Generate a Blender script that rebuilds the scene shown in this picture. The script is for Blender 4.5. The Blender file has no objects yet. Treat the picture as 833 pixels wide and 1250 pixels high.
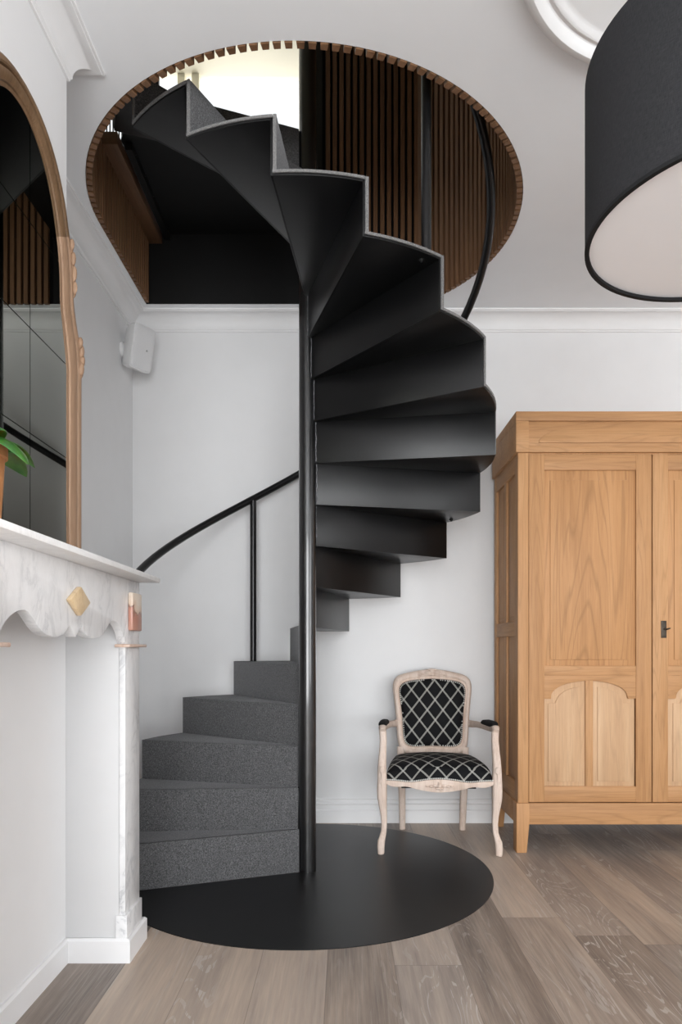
import bpy, bmesh, math, random
from mathutils import Vector, Matrix
random.seed(7)
PI = math.pi
scene = bpy.context.scene
COL = scene.collection
def rad(d): return d * PI / 180.0

# ------------------------------------------------------------------ materials
class NT:
    def __init__(s, name):
        s.m = bpy.data.materials.new(name); s.m.use_nodes = True
        s.t = s.m.node_tree; s.n = s.t.nodes
        s.b = s.n['Principled BSDF']
        s.co = s.n.new('ShaderNodeTexCoord')
    def new(s, t, **kw):
        n = s.n.new(t)
        for k, v in kw.items(): setattr(n, k, v)
        return n
    def link(s, a, b): s.t.links.new(a, b)
    def math(s, op, a, b=None, c=None):
        n = s.new('ShaderNodeMath', operation=op)
        for i, v in enumerate((a, b, c)):
            if v is None: continue
            if isinstance(v, (int, float)): n.inputs[i].default_value = v
            else: s.link(v, n.inputs[i])
        return n.outputs[0]
    def mapping(s, src, scale=(1, 1, 1), rot=(0, 0, 0)):
        n = s.new('ShaderNodeMapping')
        n.inputs['Scale'].default_value = scale; n.inputs['Rotation'].default_value = rot
        s.link(src, n.inputs['Vector']); return n.outputs[0]
    def noise(s, vec, scale, detail=4, rough=.55, dist=0):
        n = s.new('ShaderNodeTexNoise')
        n.inputs['Scale'].default_value = scale; n.inputs['Detail'].default_value = detail
        n.inputs['Roughness'].default_value = rough; n.inputs['Distortion'].default_value = dist
        s.link(vec, n.inputs['Vector']); return n.outputs['Fac']
    def ramp(s, fac, stops, interp='LINEAR'):
        n = s.new('ShaderNodeValToRGB'); r = n.color_ramp; r.interpolation = interp
        while len(r.elements) < len(stops): r.elements.new(.5)
        for e, (p, c) in zip(r.elements, stops):
            e.position = p; e.color = (c[0], c[1], c[2], 1)
        s.link(fac, n.inputs['Fac']); return n.outputs['Color']
    def mix(s, fac, a, b, mode='MIX'):
        n = s.new('ShaderNodeMix', data_type='RGBA', blend_type=mode)
        if isinstance(fac, (int, float)): n.inputs[0].default_value = fac
        else: s.link(fac, n.inputs[0])
        for i, v in ((6, a), (7, b)):
            if isinstance(v, tuple): n.inputs[i].default_value = (v[0], v[1], v[2], 1)
            else: s.link(v, n.inputs[i])
        return n.outputs[2]
    def bump(s, h, strength=.2, dist=.01):
        n = s.new('ShaderNodeBump'); n.inputs['Strength'].default_value = strength
        n.inputs['Distance'].default_value = dist
        s.link(h, n.inputs['Height']); s.link(n.outputs[0], s.b.inputs['Normal'])
    def set(s, color=None, rough=None, metal=None, spec=None):
        if color is not None:
            if isinstance(color, tuple): s.b.inputs['Base Color'].default_value = (*color, 1)
            else: s.link(color, s.b.inputs['Base Color'])
        if rough is not None:
            if isinstance(rough, (int, float)): s.b.inputs['Roughness'].default_value = rough
            else: s.link(rough, s.b.inputs['Roughness'])
        if metal is not None: s.b.inputs['Metallic'].default_value = metal
        if spec is not None: s.b.inputs['Specular IOR Level'].default_value = spec
        return s.m

def plain(name, color, rough=.6, metal=0, spec=.5, var=.04, scale=30, bump=0):
    t = NT(name)
    f = t.noise(t.co.outputs['Object'], scale, 3)
    c = t.ramp(f, [(.3, tuple(max(0, x * (1 - var)) for x in color)), (.7, tuple(x * (1 + var) for x in color))])
    if bump: t.bump(f, bump, .002)
    return t.set(c, rough, metal, spec)

def wood(name, stops, axis='Z', fine=1.0, rough=.55, bump=.08, cath=.35, dark=.6):
    """grain running along the given object axis"""
    t = NT(name)
    sc = {'Z': (1, 1, .055), 'X': (.055, 1, 1), 'Y': (1, .055, 1)}[axis]
    v = t.mapping(t.co.outputs['Object'], sc)
    n1 = t.noise(v, 9 * fine, 3, .5, .6)
    n2 = t.noise(v, 70 * fine, 5, .6, .3)
    ring = t.math('FRACT', t.math('MULTIPLY', t.noise(v, 5.0 * fine, 2.5, .5, .5), 24))
    ring = t.math('ABSOLUTE', t.math('SUBTRACT', ring, .5))
    f = t.math('ADD', t.math('MULTIPLY', n1, .62), t.math('MULTIPLY', n2, .38))
    c = t.ramp(f, stops)
    rs = t.ramp(ring, [(.34, (0, 0, 0)), (.5, (1, 1, 1))]); rsx = t.new('ShaderNodeSeparateColor'); t.link(rs, rsx.inputs[0])
    rf = t.math('MULTIPLY', t.math('MULTIPLY', rsx.outputs[0], t.math('ADD', n2, .25)), cath)
    c = t.mix(rf, c, tuple(x * dark for x in stops[0][1]))
    pore = t.noise(t.mapping(t.co.outputs['Object'], tuple(1 if x == 1 else .02 for x in sc)), 260, 2)
    c = t.mix(t.math('MULTIPLY', t.math('GREATER_THAN', pore, .62), .22), c, tuple(x * .55 for x in stops[0][1]))
    t.bump(f, bump, .004)
    return t.set(c, rough, 0, .3)

M = {}
M['wall'] = plain('wall_paint', (.76, .76, .765), .75, 0, .25, .012, 6)
M['ceiling'] = plain('ceiling_paint', (.835, .85, .87), .8, 0, .2, .01, 5)
M['trim'] = plain('trim_paint', (.78, .78, .785), .5, 0, .35, .01, 8)
M['white'] = plain('white_plaster', (.82, .82, .82), .6, 0, .3, .01, 8)
M['panel_paint'] = plain('pillar_paint', (.64, .64, .645), .6, 0, .3, .01, 8)
M['cream'] = plain('cream_paint', (.86, .81, .66), .6, 0, .3, .01, 5)
M['steel'] = plain('black_powder_coated_steel', (.0032, .0032, .0035), .36, 0, .36, .15, 4)
M['steel_pole'] = plain('black_lacquered_steel', (.006, .006, .0065), .30, 0, .35, .1, 4)
M['steel_pole'].node_tree.nodes['Principled BSDF'].inputs['Coat Weight'].default_value = 1
M['steel_pole'].node_tree.nodes['Principled BSDF'].inputs['Coat Roughness'].default_value = .09
M['steel_rail'] = plain('black_satin_rail', (.0055, .0055, .006), .3, 0, .45, .1, 4)
M['steel_matt'] = plain('matt_black_steel', (.0055, .0055, .0055), .6, 0, .25, .1, 6)
M['disc'] = plain('black_floor_plate', (.0065, .0065, .007), .36, 0, .35, .25, 5)
M['weld'] = plain('bright_weld', (.10, .10, .105), .4, .5, .5, .6, 160, .4)
M['cap_white'] = plain('white_speaker_plastic', (.80, .80, .80), .45, 0, .4, .01, 10)
M['grille'] = plain('white_speaker_grille', (.72, .72, .73), .6, 0, .3, .06, 900, .3)
M['metal_dark'] = plain('dark_aged_brass', (.055, .045, .035), .4, .8, .5, .3, 40)
M['chrome'] = plain('bright_steel', (.6, .6, .6), .25, 1, .5, .05, 30)
M['nail'] = plain('pewter_nails', (.70, .69, .66), .35, .4, .5, .1, 60)
M['black_cloth'] = plain('plain_black_cloth', (.012, .012, .013), .8, 0, .2, .2, 400, .2)
M['backing'] = plain('black_felt_backing', (.006, .006, .006), .9, 0, .1, .1, 40)
M['diffuser'] = plain('opal_diffuser', (.88, .88, .90), .45, 0, .3, .005, 5)
M['terracotta'] = plain('terracotta', (.42, .19, .075), .7, 0, .3, .12, 25, .1)
M['soil'] = plain('potting_soil', (.03, .02, .013), .95, 0, .1, .4, 80, .5)
M['seam'] = plain('dark_mirror_backing', (.05, .056, .05), .6, 0, .3, .1, 20)

def m_mirror():
    t = NT('aged_mirror_glass')
    f = t.noise(t.co.outputs['Object'], 3, 3)
    c = t.ramp(f, [(.3, (.40, .415, .375)), (.7, (.44, .45, .41))])
    return t.set(c, .015, 1.0, .5)
M['mirror'] = m_mirror()

def m_leaf():
    t = NT('glossy_leaf')
    v = t.mapping(t.co.outputs['Object'], (1, 1, 1))
    c = t.ramp(t.noise(v, 40, 3), [(.3, (.014, .075, .012)), (.7, (.045, .165, .024))])
    t.b.inputs['Subsurface Weight'].default_value = .05
    return t.set(c, .3, 0, .5)
M['leaf'] = m_leaf()

def m_glass():
    t = NT('window_glass')
    tr = t.new('ShaderNodeBsdfTransparent'); gl = t.new('ShaderNodeBsdfGlossy')
    gl.inputs['Roughness'].default_value = .02
    mx = t.new('ShaderNodeMixShader'); mx.inputs[0].default_value = .06
    t.link(tr.outputs[0], mx.inputs[1]); t.link(gl.outputs[0], mx.inputs[2])
    t.link(mx.outputs[0], t.n['Material Output'].inputs['Surface'])
    return t.m
M['glass'] = m_glass()

def m_marble(name, base, vein, amt=.7, scale=7):
    t = NT(name)
    v = t.co.outputs['Object']
    v2 = t.mapping(v, (1, 1.6, .8), (.3, .5, .8))
    a = t.noise(v2, scale, 7, .62, .9)
    ve = t.math('ABSOLUTE', t.math('SUBTRACT', a, .5))
    line = t.ramp(ve, [(0, (1, 1, 1)), (.035, (.25, .25, .25)), (.10, (0, 0, 0))])
    cloud = t.noise(v2, scale * 2.4, 5, .65, 1.2)
    c = t.ramp(cloud, [(.3, tuple(x * .93 for x in base)), (.62, base)])
    msk = t.math('MULTIPLY', t.ramp(t.noise(v, 3.2, 3), [(.40, (0, 0, 0)), (.75, (1, 1, 1))]), amt)
    lf = t.new('ShaderNodeSeparateColor'); t.link(line, lf.inputs[0])
    c = t.mix(t.math('MULTIPLY', lf.outputs[0], msk), c, vein)
    return t.set(c, .28, 0, .5)
M['marble'] = m_marble('white_veined_marble', (.80, .80, .805), (.36, .37, .39), .95, 6)
M['marble_light'] = m_marble('white_marble_shelf', (.84, .84, .84), (.50, .51, .52), .45, 7)
M['marble_pink'] = m_marble('pink_marble', (.66, .50, .41), (.42, .22, .15), .8, 20)
M['onyx'] = m_marble('honey_marble', (.72, .55, .34), (.40, .20, .07), .9, 24)
def m_onyx2():
    t = NT('red_and_honey_marble')
    v = t.co.outputs['Object']
    s = t.new('ShaderNodeSeparateXYZ'); t.link(v, s.inputs[0])
    n = t.noise(v, 14, 4, .6, .8)
    f = t.math('ADD', t.math('MULTIPLY', t.math('SUBTRACT', s.outputs[2], 1.227), 9), t.math('MULTIPLY', t.math('SUBTRACT', n, .5), 1.6))
    f = t.math('ADD', f, .5)
    c = t.ramp(f, [(.05, (.46, .24, .18)), (.40, (.44, .20, .145)), (.5, (.20, .11, .08)), (.58, (.62, .47, .36)), (1, (.72, .62, .52))])
    return t.set(c, .28, 0, .5)
M['onyx_red'] = m_onyx2()

OAK = [(.30, (.35, .176, .075)), (.5, (.455, .242, .108)), (.72, (.54, .31, .152))]
PALE = [(.30, (.44, .265, .145)), (.5, (.53, .335, .19)), (.72, (.60, .405, .25))]
M['oak_v'] = wood('stripped_oak_upright', OAK, 'Z')
M['oak_h'] = wood('stripped_oak_level', OAK, 'X')
M['oak_y'] = wood('stripped_oak_side', OAK, 'Y')
M['oak_panel'] = wood('stripped_oak_panel', [(.3, (.36, .178, .074)), (.5, (.47, .246, .107)), (.72, (.545, .305, .145))], 'Z', .8, cath=.5)
M['oak_pale'] = wood('bleached_oak_panel', PALE, 'Z', cath=.25)
M['walnut'] = wood('walnut_slat', [(.3, (.125, .063, .031)), (.5, (.185, .096, .049)), (.72, (.24, .13, .068))], 'Z', 1.3, .5, cath=.3)
M['walnut_y'] = wood('walnut_cap', [(.3, (.11, .056, .028)), (.5, (.145, .075, .038)), (.72, (.19, .098, .05))], 'Y', 1.3, .5, cath=.3)
M['frame_wood'] = wood('pale_mirror_oak', [(.3, (.24, .148, .092)), (.5, (.33, .21, .135)), (.72, (.42, .285, .19))], 'Z', 2.2, .55, cath=.25)
M['frame_dark'] = wood('brown_mirror_oak', [(.3, (.115, .066, .034)), (.5, (.165, .097, .051)), (.72, (.21, .128, .07))], 'Z', 2.2, .55, cath=.4)
M['limed'] = wood('limed_beech', [(.3, (.50, .375, .30)), (.5, (.62, .50, .425)), (.72, (.70, .60, .535))], 'Z', 3, .6, cath=.12)

def m_carpet(name, lo, hi):
    t = NT(name)
    v = t.co.outputs['Object']
    n = t.noise(v, 300, 2, .75); n2 = t.noise(v, 170, 2, .7)
    f = t.math('ADD', t.math('MULTIPLY', n, .6), t.math('MULTIPLY', n2, .4))
    c = t.ramp(f, [(.36, lo), (.5, tuple((a + b) / 2 * .85 for a, b in zip(lo, hi))), (.64, hi)])
    t.bump(f, .6, .004)
    t.b.inputs['Sheen Weight'].default_value = .4; t.b.inputs['Sheen Roughness'].default_value = .5
    t.b.inputs['Sheen Tint'].default_value = (.55, .55, .56, 1)
    return t.set(c, .95, 0, .1)
M['carpet'] = m_carpet('grey_carpet', (.028, .028, .029), (.175, .175, .18))
M['binding'] = m_carpet('pale_carpet_binding', (.12, .12, .12), (.26, .255, .25))

def m_lattice():
    t = NT('black_lattice_fabric')
    s = t.new('ShaderNodeSeparateXYZ'); t.link(t.co.outputs['UV'], s.inputs[0])
    u = t.math('DIVIDE', s.outputs[0], .0935); w = t.math('DIVIDE', s.outputs[1], .121)
    fs = []
    for op in ('ADD', 'SUBTRACT'):
        d = t.math('ABSOLUTE', t.math('SUBTRACT', t.math('FRACT', t.math('ADD', t.math(op, u, w), .25)), .5))
        band = t.math('LESS_THAN', d, .062)
        gap = t.math('LESS_THAN', d, .012)
        fs.append(t.math('SUBTRACT', band, t.math('MULTIPLY', gap, .55)))
    f = t.math('MINIMUM', t.math('MAXIMUM', fs[0], fs[1]), 1)
    f2 = t.math('MULTIPLY', fs[0], fs[1])
    weave = t.noise(t.mapping(t.co.outputs['UV'], (1, .15, 1)), 900, 2)
    line = t.ramp(weave, [(.35, (.22, .215, .195)), (.65, (.40, .39, .36))])
    c = t.mix(t.math('MULTIPLY', f, .95), (.006, .006, .0068), line)
    c = t.mix(t.math('MULTIPLY', f2, .6), c, (.52, .51, .48))
    t.bump(weave, .15, .002)
    return t.set(c, .7, 0, .12)
M['lattice'] = m_lattice()

def m_shade():
    t = NT('black_linen_shade')
    v = t.co.outputs['UV']
    a = t.noise(t.mapping(v, (1, 14, 1)), 60, 3); b = t.noise(t.mapping(v, (14, 1, 1)), 60, 3)
    f = t.math('MULTIPLY', t.math('ADD', a, b), .5)
    c = t.ramp(f, [(.35, (.012, .012, .0135)), (.65, (.034, .034, .037))])
    t.bump(f, .25, .003)
    return t.set(c, .85, 0, .25)
M['shade'] = m_shade()

def m_floor():
    t = NT('limed_oak_planks')
    v = t.co.outputs['Object']
    s = t.new('ShaderNodeSeparateXYZ'); t.link(v, s.inputs[0])
    px = t.math('DIVIDE', t.math('ADD', s.outputs[0], .06 + .234 * 40), .234)
    i = t.math('FLOOR', px); fx = t.math('FRACT', px)
    wn = t.new('ShaderNodeTexWhiteNoise', noise_dimensions='1D'); t.link(t.math('ADD', i, 3.7), wn.inputs['W'])
    py = t.math('ADD', t.math('DIVIDE', s.outputs[1], 1.52), t.math('MULTIPLY', wn.outputs['Value'], 7.3))
    j = t.math('FLOOR', py); fy = t.math('FRACT', py)
    cv = t.new('ShaderNodeCombineXYZ'); t.link(i, cv.inputs[0]); t.link(j, cv.inputs[1])
    w2 = t.new('ShaderNodeTexWhiteNoise', noise_dimensions='2D'); t.link(cv.outputs[0], w2.inputs['Vector'])
    cell = w2.outputs['Value']
    gv = t.new('ShaderNodeCombineXYZ')
    t.link(s.outputs[0], gv.inputs[0]); t.link(t.math('MULTIPLY', s.outputs[1], .125), gv.inputs[1]); t.link(t.math('MULTIPLY', cell, 50), gv.inputs[2])
    g = gv.outputs[0]
    tone = t.noise(g, 7, 3, .5, .5)
    fine = t.noise(t.mapping(g, (1, .35, 1)), 90, 4, .6)
    f = t.math('ADD', t.math('ADD', t.math('MULTIPLY', tone, .62), t.math('MULTIPLY', fine, .36)), t.math('MULTIPLY', t.math('SUBTRACT', cell, .42), .30))
    c = t.ramp(f, [(.26, (.14, .118, .107)), (.42, (.245, .204, .178)), (.56, (.355, .295, .252)), (.75, (.48, .395, .325))])
    w3 = t.math('FRACT', t.math('MULTIPLY', cell, 17.3))
    c = t.mix(t.math('MULTIPLY', w3, .55), c, t.mix(1, c, (1.08, .98, .86), 'MULTIPLY'))
    ring = t.math('FRACT', t.math('MULTIPLY', t.noise(g, 4.2, 2.5, .5, .7), 24))
    ring = t.math('ABSOLUTE', t.math('SUBTRACT', ring, .5))
    msk = t.ramp(t.noise(g, 5, 2), [(.42, (0, 0, 0)), (.66, (1, 1, 1))])
    ml = t.new('ShaderNodeSeparateColor'); t.link(msk, ml.inputs[0])
    brk = t.math('GREATER_THAN', t.noise(t.mapping(g, (1, .6, 1)), 120, 2), .47)
    lime = t.math('MULTIPLY', t.math('MULTIPLY', t.math('LESS_THAN', ring, .095), ml.outputs[0]), t.math('MULTIPLY', brk, .75))
    c = t.mix(lime, c, (.50, .46, .43))
    streak = t.math('MULTIPLY', t.math('GREATER_THAN', t.noise(t.mapping(g, (1, .12, 1)), 210, 2), .60), .34)
    c = t.mix(streak, c, (.36, .32, .28))
    sx = t.math('LESS_THAN', t.math('MINIMUM', fx, t.math('SUBTRACT', 1, fx)), .005)
    sy = t.math('LESS_THAN', t.math('MINIMUM', fy, t.math('SUBTRACT', 1, fy)), .0009)
    c = t.mix(t.math('MULTIPLY', t.math('MAXIMUM', sx, sy), .45), c, (.06, .045, .038))
    t.bump(fine, .05, .002)
    return t.set(c, .42, 0, .4)
M['floor'] = m_floor()

# ------------------------------------------------------------------ mesh builder
class MB:
    def __init__(s): s.bm = bmesh.new(); s.uv = None
    def poly(s, pts):
        vs = [s.bm.verts.new(p) for p in pts]
        return s.bm.faces.new(vs)
    def box(s, x0, x1, y0, y1, z0, z1):
        if x0 > x1: x0, x1 = x1, x0
        if y0 > y1: y0, y1 = y1, y0
        c = [s.bm.verts.new(p) for p in ((x0,y0,z0),(x1,y0,z0),(x1,y1,z0),(x0,y1,z0),(x0,y0,z1),(x1,y0,z1),(x1,y1,z1),(x0,y1,z1))]
        for f in ((3,2,1,0),(4,5,6,7),(0,1,5,4),(1,2,6,5),(2,3,7,6),(3,0,4,7)):
            s.bm.faces.new([c[k] for k in f])
        return c
    def prism(s, pts, d0, d1, plane='XY'):
        """extrude a 2D outline: XY along z, XZ along y, YZ along x"""
        mp = {'XY': lambda a, b, d: (a, b, d), 'XZ': lambda a, b, d: (a, d, b), 'YZ': lambda a, b, d: (d, a, b)}[plane]
        lo = [s.bm.verts.new(mp(a, b, d0)) for a, b in pts]; hi = [s.bm.verts.new(mp(a, b, d1)) for a, b in pts]
        n = len(pts)
        fs = [s.bm.faces.new(lo), s.bm.faces.new(hi[::-1])]
        for k in range(n): s.bm.faces.new((lo[k], hi[k], hi[(k+1) % n], lo[(k+1) % n]))
        for f in fs: f.normal_update()
        if n > 4: bmesh.ops.triangulate(s.bm, faces=fs, ngon_method='EAR_CLIP')
    def rings(s, rings, close=True, caps=True):
        V = [[s.bm.verts.new(p) for p in r] for r in rings]
        n = len(V[0])
        for a, b in zip(V, V[1:]):
            for k in range(n if close else n - 1):
                s.bm.faces.new((a[k], a[(k+1) % n], b[(k+1) % n], b[k]))
        if caps and close:
            s.bm.faces.new(V[0][::-1]); s.bm.faces.new(V[-1])
        return V
    def sweep(s, path, sizes, n=14, power=2.0, up=None):
        """round or squarish tube with its own half width per point"""
        P = [Vector(p) for p in path]; R = []
        prev = None
        for k, p in enumerate(P):
            t = (P[min(k+1, len(P)-1)] - P[max(k-1, 0)]).normalized()
            if up is not None: a = Vector(up)
            else: a = prev if prev is not None else (Vector((1,0,0)) if abs(t.x) < .9 else Vector((0,0,1)))
            a = (a - t * a.dot(t)).normalized(); prev = a
            b = t.cross(a)
            rx, ry = sizes[k] if isinstance(sizes[k], tuple) else (sizes[k], sizes[k])
            ring = []
            for q in range(n):
                th = 2 * PI * q / n; c, si = math.cos(th), math.sin(th)
                ring.append(p + a * (rx * math.copysign(abs(c) ** (2/power), c)) + b * (ry * math.copysign(abs(si) ** (2/power), si)))
            R.append(ring)
        s.rings(R)
    def tube(s, path, r, n=14): s.sweep(path, [r] * len(path), n)
    def lathe(s, prof, c=(0,0,0), n=48, a0=0, a1=2*PI):
        full = abs(a1 - a0 - 2*PI) < 1e-6
        R = []
        for k in range(n if full else n + 1):
            a = a0 + (a1 - a0) * k / n
            R.append([(c[0] + r * math.cos(a), c[1] + r * math.sin(a), c[2] + z) for r, z in prof])
        V = [[s.bm.verts.new(p) for p in r] for r in R]
        for k in range(len(V) if full else len(V) - 1):
            A, B = V[k], V[(k+1) % len(V)]
            for q in range(len(prof) - 1): s.bm.faces.new((A[q], B[q], B[q+1], A[q+1]))
        bmesh.ops.remove_doubles(s.bm, verts=s.bm.verts[:], dist=1e-6)
    def dome(s, c, r, flat=(1,1,1), n=8, m=5):
        g = bmesh.ops.create_uvsphere(s.bm, u_segments=n, v_segments=m, radius=1)
        for v in g['verts']: v.co = Vector((c[0] + v.co.x*r*flat[0], c[1] + v.co.y*r*flat[1], c[2] + v.co.z*r*flat[2]))
    def build(s, name, m, parent=None, bevel=0, smooth=40, seg=2, local=False):
        bm = s.bm
        bmesh.ops.recalc_face_normals(bm, faces=bm.faces[:])
        if bevel:
            es = [e for e in bm.edges if len(e.link_faces) == 2 and e.calc_face_angle(0) > rad(30)]
            bmesh.ops.bevel(bm, geom=es, offset=bevel, segments=seg, profile=.5, affect='EDGES', clamp_overlap=True)
        if parent is not None and not local:
            root = parent
            Mx = Matrix.Identity(4); ch = []
            while root is not None: ch.append(root); root = root.parent
            for o in reversed(ch): Mx = Mx @ (Matrix.Translation(o.location) @ o.rotation_euler.to_matrix().to_4x4())
            bm.transform(Mx.inverted())
        if smooth:
            for f in bm.faces: f.smooth = True
            for e in bm.edges:
                if len(e.link_faces) != 2 or e.calc_face_angle(0) > rad(smooth): e.smooth = False
        me = bpy.data.meshes.new(name); bm.to_mesh(me); bm.free()
        me.materials.append(m)
        o = bpy.data.objects.new(name, me); COL.objects.link(o)
        if parent is not None: o.parent = parent
        return o

def thing(name, label, cat, loc=(0,0,0), rz=0, group=None):
    o = bpy.data.objects.new(name, None); COL.objects.link(o)
    o.location = loc; o.rotation_euler = (0, 0, rz); o.empty_display_size = .1
    o['label'] = label; o['category'] = cat
    if group: o['group'] = group
    return o
def struct(o, label, cat):
    o['kind'] = 'structure'; o['label'] = label; o['category'] = cat
    return o

# ------------------------------------------------------------------ the place
CEIL = 3.19; UP = 3.62; UPC = 5.91
BACK = 4.36; LEFT = -1.335; BREAST = -.972
PX, PY = -.182, 3.41            # stair column
HX, HY, HR = -.18, 3.412, 1.028  # opening in the ceiling
HLEFT = HX - HR; HBACK = 4.22
RIGHT = 4.2; REAR = -4.2

m = MB(); m.box(LEFT-.2, RIGHT+.2, REAR-.2, BACK+.2, -.12, 0)
struct(m.build('floor', M['floor'], smooth=0), 'limed grey brown oak plank floor', 'floor')

def hole_outline(r, left, back, n=90):
    a = math.asin((back - HY) / r)
    pts = [(left, back)]
    for k in range(n + 1):
        t = a + (-PI - a) * k / n
        pts.append((HX + r * math.cos(t), HY + r * math.sin(t)))
    pts[-1] = (left, HY)
    return pts
def slab_with_hole(outer, inner, z0, z1):
    m = MB(); bm = m.bm; E = []
    for loop in (outer, inner):
        vs = [bm.verts.new((x, y, z0)) for x, y in loop]
        E += [bm.edges.new((vs[k], vs[(k+1) % len(vs)])) for k in range(len(vs))]
    bmesh.ops.triangle_fill(bm, use_beauty=True, use_dissolve=False, edges=E)
    r = bmesh.ops.extrude_face_region(bm, geom=bm.faces[:])
    for v in r['geom']:
        if isinstance(v, bmesh.types.BMVert): v.co.z = z1
    return m
rect = [(LEFT-.2, REAR-.2), (RIGHT+.2, REAR-.2), (RIGHT+.2, BACK+.14), (LEFT-.2, BACK+.14)]
m = slab_with_hole(rect, hole_outline(HR, HLEFT, HBACK), CEIL, UP - .03)
struct(m.build('ceiling', M['ceiling'], smooth=0), 'pale grey plaster ceiling with a large round stair opening', 'ceiling')

m = MB(); m.box(LEFT-.2, RIGHT+.2, BACK, BACK+.14, 0, CEIL)
struct(m.build('wall_back', M['wall'], smooth=0), 'pale grey wall behind the spiral stair and wardrobe', 'wall')
m = MB()
m.box(LEFT-.14, LEFT, REAR, BACK, 0, CEIL)
struct(m.build('wall_left', M['wall'], smooth=0), 'pale grey side wall with the white speaker', 'wall')
m = MB()
m.box(LEFT, BREAST, 1.54, 2.42, 1.33, CEIL)
m.box(LEFT, BREAST - .006, 1.38, 2.60, 0, 1.33)
struct(m.build('wall_chimney', M['wall'], smooth=0), 'pale grey chimney breast behind mirror and marble mantel', 'wall')
def wall_with_windows(axis, pos, th, a0, a1, wins, z1):
    """wall built from the pieces around its openings"""
    m = MB()
    def bx(p, q, za, zb):
        if axis == 'Y': m.box(p, q, pos, pos + th, za, zb)
        else: m.box(pos, pos + th, p, q, za, zb)
    cur = a0
    for (w0, w1, za, zb) in wins:
        bx(cur, w0, 0, z1); bx(w0, w1, 0, za); bx(w0, w1, zb, z1); cur = w1
    bx(cur, a1, 0, z1)
    return m
WINS = [(-1.28, .58, .12, 3.08), (.80, 2.45, .12, 3.08), (2.65, 4.05, .12, 3.08)]
m = wall_with_windows('Y', REAR - .15, .15, LEFT - .14, RIGHT + .15, WINS, CEIL)
struct(m.build('wall_rear', M['wall'], smooth=0), 'wall with three tall windows behind the viewpoint', 'wall')
RWIN = [(-3.2, -.2, .5, 2.9)]
m = wall_with_windows('X', RIGHT, .15, REAR, BACK, RWIN, CEIL)
struct(m.build('wall_right', M['wall'], smooth=0), 'pale grey wall on the right beyond the wardrobe', 'wall')

def window(k, axis, pos, a0, a1, z0, z1, label, glass=True):
    m = MB(); t = .05
    def bx(p, q, za, zb, d=.06):
        if axis == 'Y': m.box(p, q, pos, pos + d, za, zb)
        else: m.box(pos, pos + d, p, q, za, zb)
    bx(a0, a0+t, z0, z1); bx(a1-t, a1, z0, z1); bx(a0+t, a1-t, z0, z0+t); bx(a0+t, a1-t, z1-t, z1)
    bx(a0+t, a1-t, (z0+z1)/2-.02, (z0+z1)/2+.02)
    o = struct(m.build('window_%d' % k, M['trim'], smooth=0), label, 'window')
    if glass:
        m = MB()
        q = .028
        if axis == 'Y': m.box(a0+t, a1-t, pos+q, pos+q+.004, z0+t, z1-t)
        else: m.box(pos+q, pos+q+.004, a0+t, a1-t, z0+t, z1-t)
        m.build('pane', M['glass'], o, smooth=0)
window(1, 'Y', REAR-.10, *WINS[0], 'tall white sash window behind the viewpoint, nearer the mantel')
window(2, 'Y', REAR-.10, *WINS[1], 'tall white sash window behind the viewpoint, in the middle of the rear wall')
window(5, 'Y', REAR-.10, *WINS[2], 'tall white sash window behind the viewpoint, in the right corner')
window(3, 'X', RIGHT+.04, *RWIN[0], 'wide white unseen window added in the right wall as a daylight source')  # unseen window, added so the fill from the right has a source

# mouldings --------------------------------------------------------------
def mould(path, prof, z, closed=False):
    """profile (offset into the room, height) carried along a plan line with mitred corners; room on the left of travel"""
    m = MB(); P = [Vector(p) for p in path]; R = []
    for k, p in enumerate(P):
        def nrm(a, b): d = (b - a).normalized(); return Vector((-d.y, d.x))
        ns = []
        if k > 0: ns.append(nrm(P[k-1], p))
        if k < len(P) - 1: ns.append(nrm(p, P[k+1]))
        if len(ns) == 2:
            b = (ns[0] + ns[1]).normalized(); off = b / max(.2, b.dot(ns[0]))
        else: off = ns[0]
        R.append([(p.x + off.x * o, p.y + off.y * o, z + h) for o, h in prof])
    m.rings(R)
    return m
N = 10
cove = [(0, 0), (0, -.106), (.008, -.106), (.009, -.098), (.013, -.094)]
cove += [(.091 - .076 * math.cos(PI/2 * k/N), -.092 + .078 * math.sin(PI/2 * k/N)) for k in range(N + 1)]
cove += [(.092, -.010), (.100, -.009), (.101, 0)]
line = [(RIGHT, BACK), (LEFT, BACK), (LEFT, 2.42), (BREAST, 2.42), (BREAST, 1.54), (LEFT, 1.54), (LEFT, REAR)]
struct(mould(line, cove, CEIL, ).build('trim_1', M['trim'], smooth=30), 'white cove cornice around the room', 'cornice')
skirt = [(0, 0), (.026, 0), (.026, .076), (.019, .084), (.019, .110), (.022, .116), (.015, .124), (.015, .136), (.009, .146), (0, .147)]
struct(mould([(RIGHT, BACK), (LEFT, BACK), (LEFT, 2.63)], skirt, 0).build('baseboard_back', M['trim'], smooth=25), 'white moulded skirting along the back wall', 'skirting')
sk2 = [(0, 0), (.015, 0), (.015, .076), (.008, .084), (0, .084)]
XB = BREAST - .006
sk_path = [(LEFT, 2.604), (-.762, 2.604), (-.762, 2.424), (XB, 2.424), (XB, 1.53), (-.762, 1.53), (-.762, 1.36), (LEFT, 1.36), (LEFT, REAR)]
struct(mould(sk_path, sk2, 0).build('baseboard_left', M['trim'], smooth=25), 'plain white skirting under the marble mantel', 'skirting')

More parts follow.
